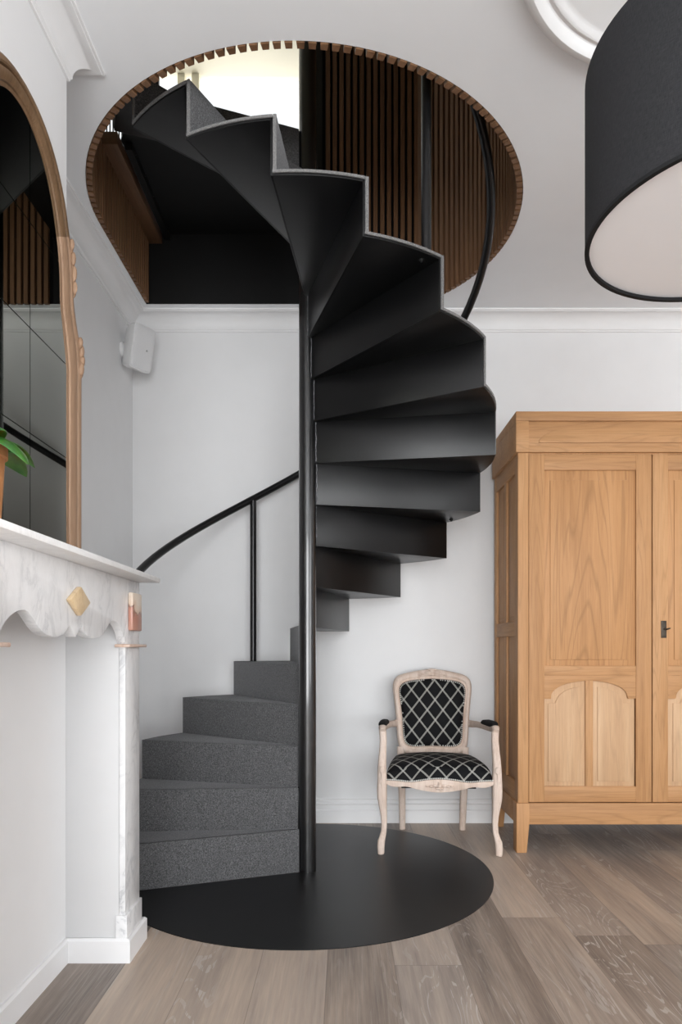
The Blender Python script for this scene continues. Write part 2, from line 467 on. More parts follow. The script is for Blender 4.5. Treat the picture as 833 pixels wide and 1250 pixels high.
# ceiling rose -----------------------------------------------------------
CRX, CRY = 1.083, 1.892
prof = [(0, 0), (0, -.006), (.49, -.006), (.505, -.010), (.515, -.018), (.525, -.019), (.532, -.012), (.540, -.012), (.552, -.026), (.570, -.036), (.588, -.034), (.602, -.022), (.608, -.008), (.610, 0)]
m = MB(); m.lathe(prof, (CRX, CRY, CEIL), 96)
struct(m.build('trim_2', M['white'], smooth=35), 'round white plaster ceiling rose above the black pendant', 'ceiling rose')

# upper floor ------------------------------------------------------------
m = MB(); fx = [(-3.0, -.2), (RIGHT, -.2), (RIGHT, 6.1), (-3.0, 6.1)]
hin = hole_outline(HR + .02, HLEFT - .02, HBACK + .02)
m = slab_with_hole(fx, hin, UP - .03, UP - .004)
struct(m.build('floor_upper', M['carpet'], smooth=0), 'grey carpet on the floor above the opening', 'floor')
m = MB(); m.box(-3.1, RIGHT, -.2, 5.88, UPC, UPC + .1)
struct(m.build('ceiling_upper', M['cream'], smooth=0), 'cream ceiling of the floor above', 'ceiling')
UW = (-2.6, -.1, UP + .02, UPC)
m = MB()
for a, b, c, d in ((-3.0, UW[0], UP, UPC), (UW[1], RIGHT, UP, UPC), (UW[0], UW[1], UP, UW[2])):
    m.box(a, b, 5.86, 6.0, c, d)
struct(m.build('wall_upper_back', M['cream'], smooth=0), 'cream window wall of the floor above', 'wall')
m = MB()
for a, b, c, d in ((-.2, 3.0, UP, UPC), (5.5, 6.0, UP, UPC), (3.0, 5.5, UP, UP + .08), (3.0, 5.5, UPC - .06, UPC)): m.box(-3.1, -2.96, a, b, c, d)
struct(m.build('wall_upper_left', M['cream'], smooth=0), 'cream side wall of the floor above', 'wall')
m = MB(); m.box(-3.0, RIGHT, -.3, -.2, UP, UPC)
m.box(RIGHT, RIGHT+.1, -.3, 6.0, UP, UPC)
struct(m.build('wall_upper_front', M['cream'], smooth=0), 'cream front walls of the floor above', 'wall')
m = MB()
for a in (UW[0], -1.40, -1.28, UW[1] - .06): m.box(a, a + .06, 5.80, 5.86, UW[2], UW[3])
m.box(UW[0], UW[1], 5.80, 5.86, UW[2], UW[2] + .05)
wo = struct(m.build('window_4', M['cream'], smooth=0), 'tall cream framed window glowing white above the stair', 'window')
m = MB(); m.box(UW[0] + .06, UW[1] - .06, 5.83, 5.834, UW[2] + .06, UW[3])
m.build('pane', M['glass'], wo, smooth=0)
window(6, 'X', -3.06, 3.0, 5.5, UP + .08, UPC - .06, 'wide window added in the side wall of the floor above to brighten behind the rod screen')  # added opening, its white sky brightens the gaps between the rods
# black lining of the stair well at the back
m = MB(); m.box(HLEFT - .005, -.14, HBACK - .012, HBACK, CEIL + .002, UP - .004)
struct(m.build('trim_3', M['steel_matt'], smooth=0), 'black fascia lining the back edge of the opening', 'fascia')
m = MB(); m.box(-.27, -.135, HBACK - .012, HBACK + .10, UP - .03, UPC)
struct(m.build('trim_4', M['steel'], smooth=0), 'tall black post panel beside the bright upper window', 'panel')

# slat cladding ----------------------------------------------------------
def block(m, cx, cy, nx, ny, w, d, z0, z1):
    """one slat: centre of its back face, n points into the well"""
    tx, ty = -ny, nx
    c = [(cx + tx*w/2, cy + ty*w/2), (cx + tx*w*.42 + nx*d, cy + ty*w*.42 + ny*d), (cx - tx*w*.42 + nx*d, cy - ty*w*.42 + ny*d), (cx - tx*w/2, cy - ty*w/2)]
    m.prism(c, z0, z1)
SL = thing('slat_cladding', 'walnut slat lining around the round ceiling opening', 'cladding', (HX, HY, CEIL))
aE = math.asin((HBACK - HY) / HR)
zb = CEIL - .004
mt, mlow, mback = MB(), MB(), MB()
r0 = HR - .003; pitch = .0412; n = int((aE + PI) * HR / pitch)
for k in range(n):
    a = aE - (k + .5) * (aE + PI) / n
    tall = a > rad(-62)
    c = (HX + r0 * math.cos(a), HY + r0 * math.sin(a))
    block(mt if tall else mlow, c[0], c[1], -math.cos(a), -math.sin(a), .028, .025, zb, UPC if tall else UP - .06)
x = HX + HR * math.cos(aE) - .02
while x > -.13:
    block(mback, x, HBACK - .003, 0, -1, .029, .022, zb, UPC); x -= pitch
mt.build('curved_slat_wall', M['walnut'], SL, smooth=0)
mback.build('back_slat_wall', M['walnut'], SL, smooth=0)
mlow.build('edge_slats', M['walnut'], SL, smooth=0)
m = MB(); y = HY + .02
while y < HBACK - .02:
    block(m, HLEFT + .003, y, 1, 0, .032, .022, zb, UP - .065); y += pitch
m.build('side_slats', M['walnut'], SL, smooth=0)
m = MB(); m.box(HLEFT - .004, HLEFT + .101, HY - .04, HBACK - .014, UP - .068, UP - .006)
m.build('cap_beam', M['walnut_y'], SL, bevel=.002)
m = MB()
R1 = HR - .002
ringA = [(HX + R1*math.cos(aE - (aE + rad(62))*k/60), HY + R1*math.sin(aE - (aE + rad(62))*k/60)) for k in range(61)]
ringB = [(HX + (R1+.02)*math.cos(aE - (aE + rad(62))*k/60), HY + (R1+.02)*math.sin(aE - (aE + rad(62))*k/60)) for k in range(61)]
for k in range(60):
    m.prism([ringA[k], ringA[k+1], ringB[k+1], ringB[k]], CEIL + .003, UPC)
m.box(-.14, HX + HR*math.cos(aE), HBACK - .004, HBACK + .016, CEIL + .003, UPC)
m.box(HLEFT - .004, HLEFT + .004, HY, HBACK - .014, CEIL + .003, UP - .07)
m.build('backing', M['backing'], SL, smooth=0)

# upright rods of the screen on the floor above
SC = thing('rod_screen', 'tall screen of thin black rods beside the stair landing', 'screen', (-1.36, 4.1, UP))
m = MB(); y = 3.2
while y < 5.0:
    m.box(-1.363, -1.357, y, y + .007, UP, UPC - .05); y += .054
m.build('rods', M['steel_matt'], SC, smooth=0)
m = MB(); m.box(-1.375, -1.345, 3.15, 5.04, UPC - .05, UPC - .02); m.box(-1.375, -1.345, 5.0, 5.03, UP, UPC - .05)
m.build('rail', M['steel_matt'], SC, smooth=0)

# ------------------------------------------------------------------ spiral staircase
ST = thing('spiral_staircase', 'black steel spiral staircase with grey carpeted treads', 'staircase', (PX, PY, 0))
TH = {1: 200, 2: 184, 3: 165, 4: 143.5, 5: 121.5, 6: 99, 7: 77, 8: 55.5, 9: 33.5, 10: 12, 11: -9.5, 12: -31, 13: -52, 14: -73.5, 15: -95, 16: -117, 17: -138.5, 18: -160}
RISE = .2013; SR = .905; Z0 = .003
def sp(r, deg, off=0):
    a = rad(deg)
    return (PX + r*math.cos(a) - off*math.sin(a), PY + r*math.sin(a) + off*math.cos(a))
m = MB(); m.lathe([(0, 0), (.898, 0), (.898, Z0), (0, Z0)], (PX, PY, 0), 128)
m.build('base_plate', M['disc'], ST)
m = MB(); m.tube([(PX, PY, Z0 + 1.15*k) for k in range(5)], .0425, 40)
m.build('column', M['steel_pole'], ST)
TK = .008; CT = .010
def arc(r, a0, a1, n=12): return [sp(r, a0 + (a1 - a0)*k/n) for k in range(n + 1)]
def zz(i): return RISE * i
for i in range(1, 18):
    a0, a1 = TH[i], TH[i+1]; z = zz(i); zp = zz(i-1) if i > 1 else Z0
    m = MB()
    m.prism([sp(.036, a0)] + arc(SR, a0, a1) + [sp(.036, a1)], z - TK, z)
    m.prism([sp(.036, a0, -TK), sp(SR, a0, -TK), sp(SR, a0), sp(.036, a0)], zp - (TK if i > 1 else 0), z)
    st = m.build('step', M['steel'], ST, bevel=.0022, seg=2, smooth=30)
    # carpet over tread and riser
    m = MB()
    ri = .047
    rr = SR - .002
    m.prism([sp(ri, a0, CT)] + [sp(rr, a0, CT)] + arc(rr, a0, a1)[0:] + [sp(ri, a1, CT)], z + .0005, z + CT)
    zlow = (zp + CT) if i > 1 else Z0
    m.prism([sp(ri, a0, .0005), sp(rr, a0, .0005), sp(rr, a0, CT + .004), sp(ri, a0, CT + .004)], zlow, z + CT)
    m.build('carpet', M['carpet'], st, bevel=.005, smooth=50)
    m = MB()
    A = arc(SR - .001, a0, a1); B = arc(SR + .004, a0, a1)
    m.prism(A + B[::-1], z + .001, z + CT + .001)
    m.prism([sp(SR - .001, a0, .002), sp(SR + .004, a0, .002), sp(SR + .004, a0, CT + .004), sp(SR - .001, a0, CT + .005)], zlow, z + CT + .001)
    m.build('edge_binding', M['binding'], st, smooth=40)
    if i > 6:
        m = MB(); k = 14; rnd = random.Random(i)
        m.sweep([(*sp(.044 + rnd.uniform(-.001, .002), a0, -TK - .001 + rnd.uniform(-.001, .001)), zp + (z - zp - .012)*q/k) for q in range(k + 1)], [rnd.uniform(.0015, .0036) for q in range(k + 1)], 6)
        m.build('weld_bead', M['weld'], st)
    if i in (9, 13, 5):
        m = MB(); pa = {5: 115, 9: 27, 13: -56}[i]
        c = sp(.862, pa); m.lathe([(0, -.006), (.009, -.006), (.011, 0), (.006, 0), (.006, -.012), (0, -.013)], (*c, z - TK), 16)
        m.build('bolt', M['steel_matt'], st)
# landing
zl = zz(18)
a18 = TH[18]
e = sp(1.0, a18); tx = -1.1065
tt = (tx - PX) / math.cos(rad(a18)); edge = (tx, PY + tt * math.sin(rad(a18)))
Lp = [(PX - .04, PY + .0), edge, (tx, HBACK - .014), (-.275, HBACK - .014), (-.275, PY + .05)]
lc = sp(.87, a18)
m = MB(); m.prism([sp(.036, a18), lc, (-1.088, 3.395), (tx, 3.425), (tx, HBACK - .012), (-.14, HBACK - .012), (PX + .04, PY + .06)], zl - .012, zl - .002)
m.prism([sp(.036, a18, -TK), sp(.87, a18, -TK), lc, sp(.036, a18)], zz(17) - TK, zl - .002)
m.box(tx + .016, tx + .05, 3.44, HBACK - .016, zl - .050, zl - .0125)
ld = m.build('landing', M['steel_matt'], ST, smooth=0)
m = MB()
m.prism([sp(.05, a18, CT), sp(.868, a18, CT), (-1.085, 3.402), (tx + .003, 3.43), (tx + .003, HBACK - .014), (-.275, HBACK - .014), (PX - .0, PY + .08)], zl, zl + CT)
m.prism([sp(.047, a18, .001), sp(.868, a18, .001), sp(.868, a18, CT + .004), sp(.047, a18, CT + .004)], zz(17) + CT, zl + CT)
m.build('carpet', M['carpet'], ld, bevel=.003)
for k in range(5):
    yy = 3.50 + k * .16
    m = MB(); m.dome((tx + .051, yy, zl - .032), .004, (.6, 1, 1)); m.build('bolt', M['chrome'], ld)
# handrail and posts
def zr(d): return RISE * ((144 - d) / 21.75 + 4) + .93
m = MB()
pts = []
d = 205.0
while d > -162: pts.append((*sp(.885, d), zr(d))); d -= 4
m.sweep(pts, [.0205] * len(pts), 18)
m.build('handrail', M['steel_rail'], ST)
for i, pa in ((1, 193), (5, 115), (9, 28), (13, -55.5), (17, -143)):
    m = MB(); c = sp(.882, pa); m.tube([(*c, zz(i) + CT - .002), (*c, zr(pa) - .012)], .0195, 20)
    m.build('post', M['steel_rail'], ST)

# ------------------------------------------------------------------ marble mantel
MF = -.768; MC = 1.977
MT = thing('marble_mantel', 'white marble mantelpiece with scalloped frieze and honey diamond', 'mantelpiece', (-.87, MC, 0))
ZS = 1.3406
half = [(0, 1.130), (.012, 1.140), (.044, 1.164), (.052, 1.154), (.066, 1.143), (.085, 1.136), (.105, 1.133), (.125, 1.1285), (.146, 1.128), (.17, 1.130), (.199, 1.134), (.222, 1.142), (.244, 1.153), (.262, 1.165), (.279, 1.176), (.297, 1.186), (.314, 1.190), (.337, 1.188), (.360, 1.184), (.384, 1.174), (.403, 1.163), (.418, 1.152), (.429, 1.140), (.440, 1.126), (.447, 1.112)]
low = [(MC - a, z) for a, z in half[::-1]] + [(MC + a, z) for a, z in half[1:]]
out = [(MC - .615, ZS), (MC - .615, 1.11)] + low + [(MC + .615, 1.11), (MC + .615, ZS)]
m = MB(); m.prism(out, MF - .028, MF, 'YZ')
m.build('frieze', M['marble'], MT, bevel=.002, smooth=50)
m = MB(); m.box(XB + .002, -.689, MC - .612, MC + .612, ZS + .0005, 1.359)
m.box(XB + .002, MF - .004, MC - .60, MC + .60, ZS - .045, ZS)
m.build('shelf', M['marble_light'], MT, bevel=.003)
for s in (-1, 1):
    y0, y1 = (MC + s * .447, MC + s * .615)
    ya, yb = min(y0, y1), max(y0, y1)
    m = MB(); m.box(MF - .022, MF, ya, yb, .160, 1.1095)
    lg = m.build('pilaster', M['marble'], MT, bevel=.0015)
    m = MB(); m.box(XB, MF - .023, ya + .002, yb - .002, .002, ZS - .05)
    m.build('side_panel', M['panel_paint'], lg, bevel=.001)
    m = MB(); m.box(-.80, MF + .008, ya - .006, yb + .006, .0, .163)
    m.build('plinth', M['marble'], lg, bevel=.002)
    m = MB(); m.box(-.80, MF + .022, ya - .020, yb + .020, 1.1005, 1.1115)
    m.build('ledge', M['marble_pink'], lg, bevel=.0035, seg=3)
    c = (ya + yb) / 2; m = MB()
    m.prism([(c - .055, 1.160), (c + .055, 1.160), (c + .055, 1.296), (c - .055, 1.296)], MF, MF + .018, 'YZ')
    m.build('marble_tablet', M['onyx_red'], lg, bevel=.005, seg=2)
m = MB(); dx, dz, cz = .076, .0425, 1.232
m.prism([(MC + .003 - dx, cz), (MC + .003, cz - dz), (MC + .003 + dx, cz), (MC + .003, cz + dz)], MF, MF + .016, 'YZ')
m.build('diamond_inlay', M['onyx'], MT, bevel=.004, seg=2)

# ------------------------------------------------------------------ arched mirror
YC = 1.96
MR = thing('arched_mirror', 'arched wooden framed mirror with square mirror tiles', 'mirror', (-.94, YC, 1.359))
OUT = [(.419, 1.36), (.419, 1.56), (.419, 1.75), (.420, 1.99), (.421, 2.05), (.412, 2.12), (.378, 2.18), (.352, 2.249), (.343, 2.33), (.330, 2.41), (.306, 2.468), (.272, 2.545), (.215, 2.618), (.148, 2.664), (.075, 2.690), (0, 2.697)]
INN = [(.316, 1.40), (.316, 1.56), (.316, 1.75), (.316, 1.95), (.316, 2.017), (.303, 2.078), (.280, 2.161), (.267, 2.208), (.264, 2.30), (.252, 2.37), (.235, 2.425), (.208, 2.49), (.160, 2.560), (.105, 2.603), (.052, 2.624), (0, 2.630)]
# the frame hangs flat on the breast
K = 1.044
OUT = [((YC + a) * K - YC * K, max(1.36, 1.1 + (z - 1.1) * K)) for a, z in OUT]
INN = [((YC + a) * K - YC * K, 1.1 + (z - 1.1) * K) for a, z in INN]
YC = YC * K
def refine(L, n=3):
    o = []
    for k in range(len(L) - 1):
        p0, p1, p2, p3 = L[max(k-1,0)], L[k], L[k+1], L[min(k+2, len(L)-1)]
        for q in range(n):
            t = q / n
            o.append(tuple(.5*((2*b) + (c-a)*t + (2*a-5*b+4*c-d)*t*t + (3*b-a-3*c+d)*t**3) for a, b, c, d in zip(p0, p1, p2, p3)))
    return o + [L[-1]]
OUT, INN = refine(OUT), refine(INN)
XF = -.940
prof = [(0, -.030), (0, -.006), (.10, .0), (.26, .001), (.32, -.002), (.36, -.010), (.40, -.010), (.44, -.001), (.54, 0), (.70, -.003), (.82, -.008), (.85, -.013), (1.0, -.014), (1.0, -.030)]
def frame_part(k0, k1, name, mat, parent, s):
    m = MB(); R = []
    for k in range(k0, k1 + 1):
        (a, za), (b, zb_) = OUT[k], INN[k]
        R.append([(XF + h, YC + s * (a + (b - a) * f), za + (zb_ - za) * f) for f, h in prof])
    m.rings(R)
    return m.build(name, mat, parent, smooth=30)
joint = 29
for s in (1, -1):
    fr = frame_part(0, joint, 'frame_stile', M['frame_wood'], MR, s)
    frame_part(joint, len(OUT) - 1, 'frame_arch', M['frame_dark'], MR, s)
    # carved leaves on the outer edge
    for (a, z, w, h) in ((.410, 2.045, .024, .03), (.418, 2.075, .022, .028), (.412, 2.105, .024, .03), (.400, 2.13, .02, .025), (.350, 2.29, .014, .03), (.347, 2.335, .016, .035), (.338, 2.38, .016, .03), (.326, 2.42, .016, .025)):
        m = MB(); m.dome((XF - .004, YC + s * (a * K - .006), 1.1 + (z - 1.1) * K), 1, (.012, w * .75, h), 10, 6)
        m.dome((XF + .004, YC + s * (a * K - .012), 1.1 + (z - 1.1) * K + .004), 1, (.010, w * .45, h * .8), 8, 6)
        m.build('carved_leaf', M['frame_wood'], fr, smooth=60)
m = MB(); m.box(XF - .030, XF - .004, YC - .332, YC + .332, 1.36, 1.42)
m.build('frame_rail', M['frame_wood'], MR, bevel=.003)
mid = [((a[0]*.35 + b[0]*.65), (a[1]*.35 + b[1]*.65)) for a, b in zip(OUT, INN)]
ol = [(YC + a, z) for a, z in mid] + [(YC - a, z) for a, z in mid[:-1][::-1]]
def clip(poly, ax, val, keep_less):
    o = []
    for k in range(len(poly)):
        p, q = poly[k-1], poly[k]
        ip = (p[ax] <= val) == keep_less; iq = (q[ax] <= val) == keep_less
        if ip != iq:
            t = (val - p[ax]) / (q[ax] - p[ax]); o.append((p[0] + (q[0]-p[0])*t, p[1] + (q[1]-p[1])*t))
        if iq: o.append(q)
    return o
m = MB(); m.prism(ol, XF - .030, XF - .0215, 'YZ'); m.build('backing', M['seam'], MR, smooth=0)
mt = MB(); g = .0019
ys = [2.102 + .32 * k for k in range(-3, 3)]; zs = [1.43 + .32 * k for k in range(-1, 6)]
for ya, yb in zip(ys, ys[1:]):
    for za, zb_ in zip(zs, zs[1:]):
        p = clip(clip(clip(clip(ol, 0, ya + g, False), 0, yb - g, True), 1, za + g, False), 1, zb_ - g, True)
        q = []
        for v in p:
            if not q or math.hypot(v[0]-q[-1][0], v[1]-q[-1][1]) > 1e-4: q.append(v)
        if len(q) > 2 and math.hypot(q[0][0]-q[-1][0], q[0][1]-q[-1][1]) < 1e-4: q.pop()
        if len(q) < 3: continue
        area = sum(q[k-1][0]*q[k][1] - q[k][0]*q[k-1][1] for k in range(len(q)))
        if abs(area) < .0008: continue
        mt.prism(q, XF - .021, XF - .015, 'YZ')
bmesh.ops.dissolve_limit(mt.bm, angle_limit=rad(1), verts=mt.bm.verts[:], edges=mt.bm.edges[:])
mt.build('mirror_tiles', M['mirror'], MR, smooth=0, bevel=0)

# ------------------------------------------------------------------ potted plant on the mantel
PL = thing('potted_plant', 'leafy green plant in terracotta pot on the mantel shelf', 'plant', (-.80, 1.486, 1.359))
m = MB(); m.lathe([(0, 0), (.052, 0), (.056, .006), (.064, .15), (.070, .152), (.070, .182), (.062, .182), (.060, .160), (0, .160)], (0, 0, 0), 48)
m.build('pot', M['terracotta'], PL, local=True)
m = MB(); m.lathe([(0, .166), (.05, .164), (.059, .161), (.059, .158), (0, .158)], (0, 0, 0), 32); m.build('soil', M['soil'], PL, local=True)
def leaf(m, base, az, length, width, lift, droop, cup=.25, n=12, w=6):
    R = []
    ca, sa = math.cos(az), math.sin(az)
    for k in range(n + 1):
        t = k / n
        d = length * t
        z = lift * math.sin(t * PI * .5) - droop * t * t
        ww = width * (math.sin(PI * min(1, t ** .75)) ** .7 if 0 < t < 1 else .03)
        row = []
        for q in range(w + 1):
            s = q / w * 2 - 1
            off = s * ww
            row.append(Vector((base[0] + ca*d - sa*off, base[1] + sa*d + ca*off, base[2] + z - cup * ww * s * s + .1 * ww * (1 - abs(s)))))
        R.append(row)
    top = [[m.bm.verts.new(p) for p in r] for r in R]
    bot = [[m.bm.verts.new(p - Vector((0, 0, .0012))) for p in r] for r in R]
    for k in range(n):
        for q in range(w):
            m.bm.faces.new((top[k][q], top[k+1][q], top[k+1][q+1], top[k][q+1]))
            m.bm.faces.new((bot[k][q+1], bot[k+1][q+1], bot[k+1][q], bot[k][q]))
        for q in (0, w):
            f = (top[k][q], bot[k][q], bot[k+1][q], top[k+1][q]); m.bm.faces.new(f if q == 0 else f[::-1])
    for k in (0, n):
        for q in range(w):
            m.bm.faces.new((top[k][q], top[k][q+1], bot[k][q+1], bot[k][q]))
LV = [(72, .145, .044, .055, .075), (50, .125, .040, .075, .085), (-15, .13, .042, .06, .10), (-60, .14, .045, .08, .09), (-110, .14, .045, .08, .1), (165, .10, .038, .05, .05), (205, .11, .04, .09, .08), (-30, .10, .034, .055, .03), (-90, .10, .034, .06, .03), (96, .075, .014, .062, .0)]
for k, (az, L, w, lift, droop) in enumerate(LV):
    m = MB(); leaf(m, (.012 * math.cos(rad(az)), .012 * math.sin(rad(az)), .165), rad(az), L, w, lift, droop)
    m.build('leaf', M['leaf'], PL, smooth=70, local=True)
m = MB(); m.sweep([(0, .01, .165), (.0, .05, .215), (.01, .085, .232), (.015, .112, .225), (.016, .122, .20)], [.0012, .0011, .001, .0009, .0007], 6)
m.build('tendril', M['leaf'], PL, local=True)

# ------------------------------------------------------------------ wall speaker
SPK = thing('wall_speaker', 'white loudspeaker mounted on the wall under the cornice', 'speaker', (-1.20, 4.10, 2.86))
nh = Vector((.82, -.57, 0)); tilt = rad(12)
fn = (nh * math.cos(tilt) + Vector((0, 0, -1)) * math.sin(tilt)).normalized()
fr_ = Vector((.57, .82, 0)); fu = fn.cross(fr_).normalized()
if fu.z < 0: fu = -fu
cS = Vector((-1.195, 4.10, 2.872))
W, H, DPT = .078, .128, .135
def spt(a, b, d): return cS + fr_ * a + fu * b + fn * d
m = MB(); R = []
for k in range(9):
    t = k / 8; d = -DPT * t
    f = (1 - .55 * t ** 2.2)
    ring = []
    for q in range(28):
        th = 2 * PI * q / 28; c, s_ = math.cos(th), math.sin(th)
        ring.append(spt(W * f * math.copysign(abs(c) ** .22, c), H * (1 - .22 * t ** 2) * math.copysign(abs(s_) ** .22, s_), d))
    R.append(ring)
m.rings(R); m.build('cabinet', M['cap_white'], SPK, smooth=50)
m = MB(); R = []
for d, f in ((0.0, .97), (.006, .96), (.011, .88), (.013, .6)):
    R.append([spt(W * f * math.copysign(abs(math.cos(2*PI*q/28)) ** .22, math.cos(2*PI*q/28)), H * f * math.copysign(abs(math.sin(2*PI*q/28)) ** .22, math.sin(2*PI*q/28)), d) for q in range(28)])
m.rings(R); m.build('grille', M['grille'], SPK, smooth=50)
m = MB(); p = spt(.02, -.01, .0135); m.dome(p, .006); m.build('badge', M['chrome'], SPK)
m = MB(); back = spt(-.01, -.01, -DPT + .03)
m.sweep([(LEFT + .0005, back.y, back.z), (LEFT + .012, back.y, back.z), (LEFT + .022, back.y, back.z)], [.047, .045, .030], 28)
m.sweep([(LEFT + .02, back.y, back.z), tuple((Vector((LEFT + .02, back.y, back.z)) + back) / 2), tuple(back)], [.016, .016, .018], 14)
m.build('wall_bracket', M['cap_white'], SPK)

# ------------------------------------------------------------------ pendant lamp
PD = thing('pendant_lamp', 'large black drum pendant lamp with white underside', 'lamp', (CRX, CRY, CEIL - .012))
PR, PB, PT = .402, 2.246, 2.725
m = MB(); n = 96
uvl = m.bm.loops.layers.uv.new('UVMap')
prof = [(PR - .004, PB), (PR, PB), (PR, PB + .012), (PR, PB + .16), (PR, PB + .32), (PR, PT), (PR - .004, PT), (PR - .004, PB)]
V = [[m.bm.verts.new((CRX + r*math.cos(2*PI*k/n), CRY + r*math.sin(2*PI*k/n), z)) for r, z in prof[:-1]] for k in range(n)]
for k in range(n):
    for q in range(len(prof) - 1):
        q2 = (q + 1) % (len(prof) - 1)
        f = m.bm.faces.new((V[k][q], V[(k+1) % n][q], V[(k+1) % n][q2], V[k][q2]))
        for lp, (kk, qq) in zip(f.loops, ((k, q), (k+1, q), (k+1, q2), (k, q2))): lp[uvl].uv = (kk * 2 * PI * PR / n, prof[qq][1])
m.build('lamp_shade', M['shade'], PD, smooth=30)
m = MB(); m.lathe([(0, PB + .010), (PR - .008, PB + .010), (PR - .008, PB + .014), (0, PB + .014)], (CRX, CRY, 0), 96); m.build('diffuser', M['diffuser'], PD)
m = MB(); m.lathe([(PR - .012, PB - .002), (PR + .001, PB - .002), (PR + .001, PB + .008), (PR - .012, PB + .008), (PR - .012, PB - .002)], (CRX, CRY, 0), 96); m.build('rim', M['black_cloth'], PD)
m = MB(); m.tube([(CRX, CRY, PB + .1), (CRX, CRY, CEIL - .03)], .005, 10)
for a in (0, 120, 240): m.tube([(CRX, CRY, PT - .03), (CRX + (PR - .004) * math.cos(rad(a)), CRY + (PR - .004) * math.sin(rad(a)), PT - .005)], .003, 8)
m.build('cord', M['steel_matt'], PD)
m = MB(); m.lathe([(0, -.045), (.05, -.045), (.055, -.04), (.055, -.0065), (0, -.0065)], (CRX, CRY, CEIL), 32); m.build('ceiling_cup', M['steel_matt'], PD)

# ------------------------------------------------------------------ oak wardrobe
WX0, WX1, WY0, WY1 = .932, 2.374, 3.715, 4.30
WC = (WX0 + WX1) / 2
WD = thing('oak_wardrobe', 'stripped oak wardrobe with two panelled doors', 'wardrobe', (WC, (WY0 + WY1) / 2, 0))
def mir(x): return 2 * WC - x
# carcass
m = MB()
m.box(WX0, .989, WY0, WY0 + .06, .266, 2.145); m.box(mir(.989), WX1, WY0, WY0 + .06, .266, 2.145)
m.box(.989, mir(.989), WY0 + .006, WY0 + .05, 2.137, 2.145)
m.build('front_stiles', M['oak_v'], WD, bevel=.002)
m = MB(); m.box(WX0 + .02, WX1 - .02, WY1 - .015, WY1, .28, 2.14); m.box(WX0 + .02, WX1 - .02, WY0 + .06, WY1 - .015, .28, .30)
m.build('back_board', M['oak_v'], WD)
for s in (0, 1):
    def X(a): return a if s == 0 else mir(a)
    m = MB()
    m.box(X(WX0), X(WX0 + .03), WY0 + .06, WY0 + .075, .266, 2.145); m.box(X(WX0), X(WX0 + .03), WY1 - .06, WY1, .266, 2.145)
    m.box(X(WX0), X(WX0 + .03), 3.985, 4.035, 1.243, 2.05); m.box(X(WX0), X(WX0 + .03), 3.985, 4.035, .366, 1.163)
    sd = m.build('side_frame', M['oak_v'], WD, bevel=.0015)
    for z0, z1 in ((2.05, 2.145), (1.163, 1.243), (.266, .366)):
        m = MB(); m.box(X(WX0 + .0005), X(WX0 + .0295), WY0 + .075, WY1 - .06, z0, z1); m.build('side_rail', M['oak_y'], sd, bevel=.0015)
    for y0, y1 in ((WY0 + .075, 3.985), (4.035, WY1 - .06)):
        for z0, z1 in ((.366, 1.163), (1.243, 2.05)):
            m = MB(); m.box(X(WX0 + .013), X(WX0 + .02), y0 - .003, y1 + .003, z0 - .003, z1 + .003)
            m.box(X(WX0 + .009), X(WX0 + .014), y0 + .03, y1 - .03, z0 + .03, z1 - .03)
            m.build('side_panel', M['oak_v'], sd, bevel=.001)
# cornice
m = MB()
m.box(WX0 - .014, mir(WX0 - .014), WY0 - .014, WY1, 2.312, 2.363)
m.box(WX0 - .014, mir(WX0 - .014), WY0 - .005, WY1, 2.145, 2.312)
m.box(WX0 - .014, WX0 + .055, WY0 - .014, WY0 - .005, 2.145, 2.312); m.box(mir(WX0 + .055), mir(WX0 - .014), WY0 - .014, WY0 - .005, 2.145, 2.312)
m.box(WX0 + .055, mir(WX0 + .055), WY0 - .0125, WY0 - .005, 2.145, 2.178)
co = m.build('cornice', M['oak_h'], WD, bevel=.003)
m = MB()
p = [(WX0 + .11, 2.196), (WX0 + .112, 2.21), (WX0 + .135, 2.232), (WX0 + .18, 2.255), (WX0 + .25, 2.276), (WX0 + .34, 2.288), (WX0 + .45, 2.293)]
p = p + [(mir(a), b) for a, b in p[::-1]]
m.prism(p, WY0 - .0115, WY0 - .004, 'XZ'); m.build('fielded_panel', M['oak_h'], co, bevel=.0015)
# base and feet
m = MB(); m.box(WX0 + .055, mir(WX0 + .055), WY0 - .010, WY0 + .02, .152, .266)
m.box(WX0 - .008, WX0 + .02, WY0 + .06, WY1 - .06, .152, .266); m.box(mir(WX0 - .008), mir(WX0 + .02), WY0 + .06, WY1 - .06, .152, .266)
m.box(WX0 + .02, mir(WX0 + .02), WY0 + .02, WY1 - .02, .235, .266)
m.build('base', M['oak_h'], WD, bevel=.0025)
def foot(xa, xb, xc, ya, yb):
    m = MB(); m.prism([(xa, .266), (xa, 0), (xc, 0), (xb, .15), (xb, .266)], ya, yb, 'XZ')
    m.build('foot', M['oak_v'], WD, bevel=.003)
for ya, yb in ((WY0 - .013, WY0 + .06), (WY1 - .06, WY1)):
    foot(WX0 - .011, WX0 + .058, WX0 + .044, ya, yb); foot(mir(WX0 - .011), mir(WX0 + .058), mir(WX0 + .044), ya, yb)
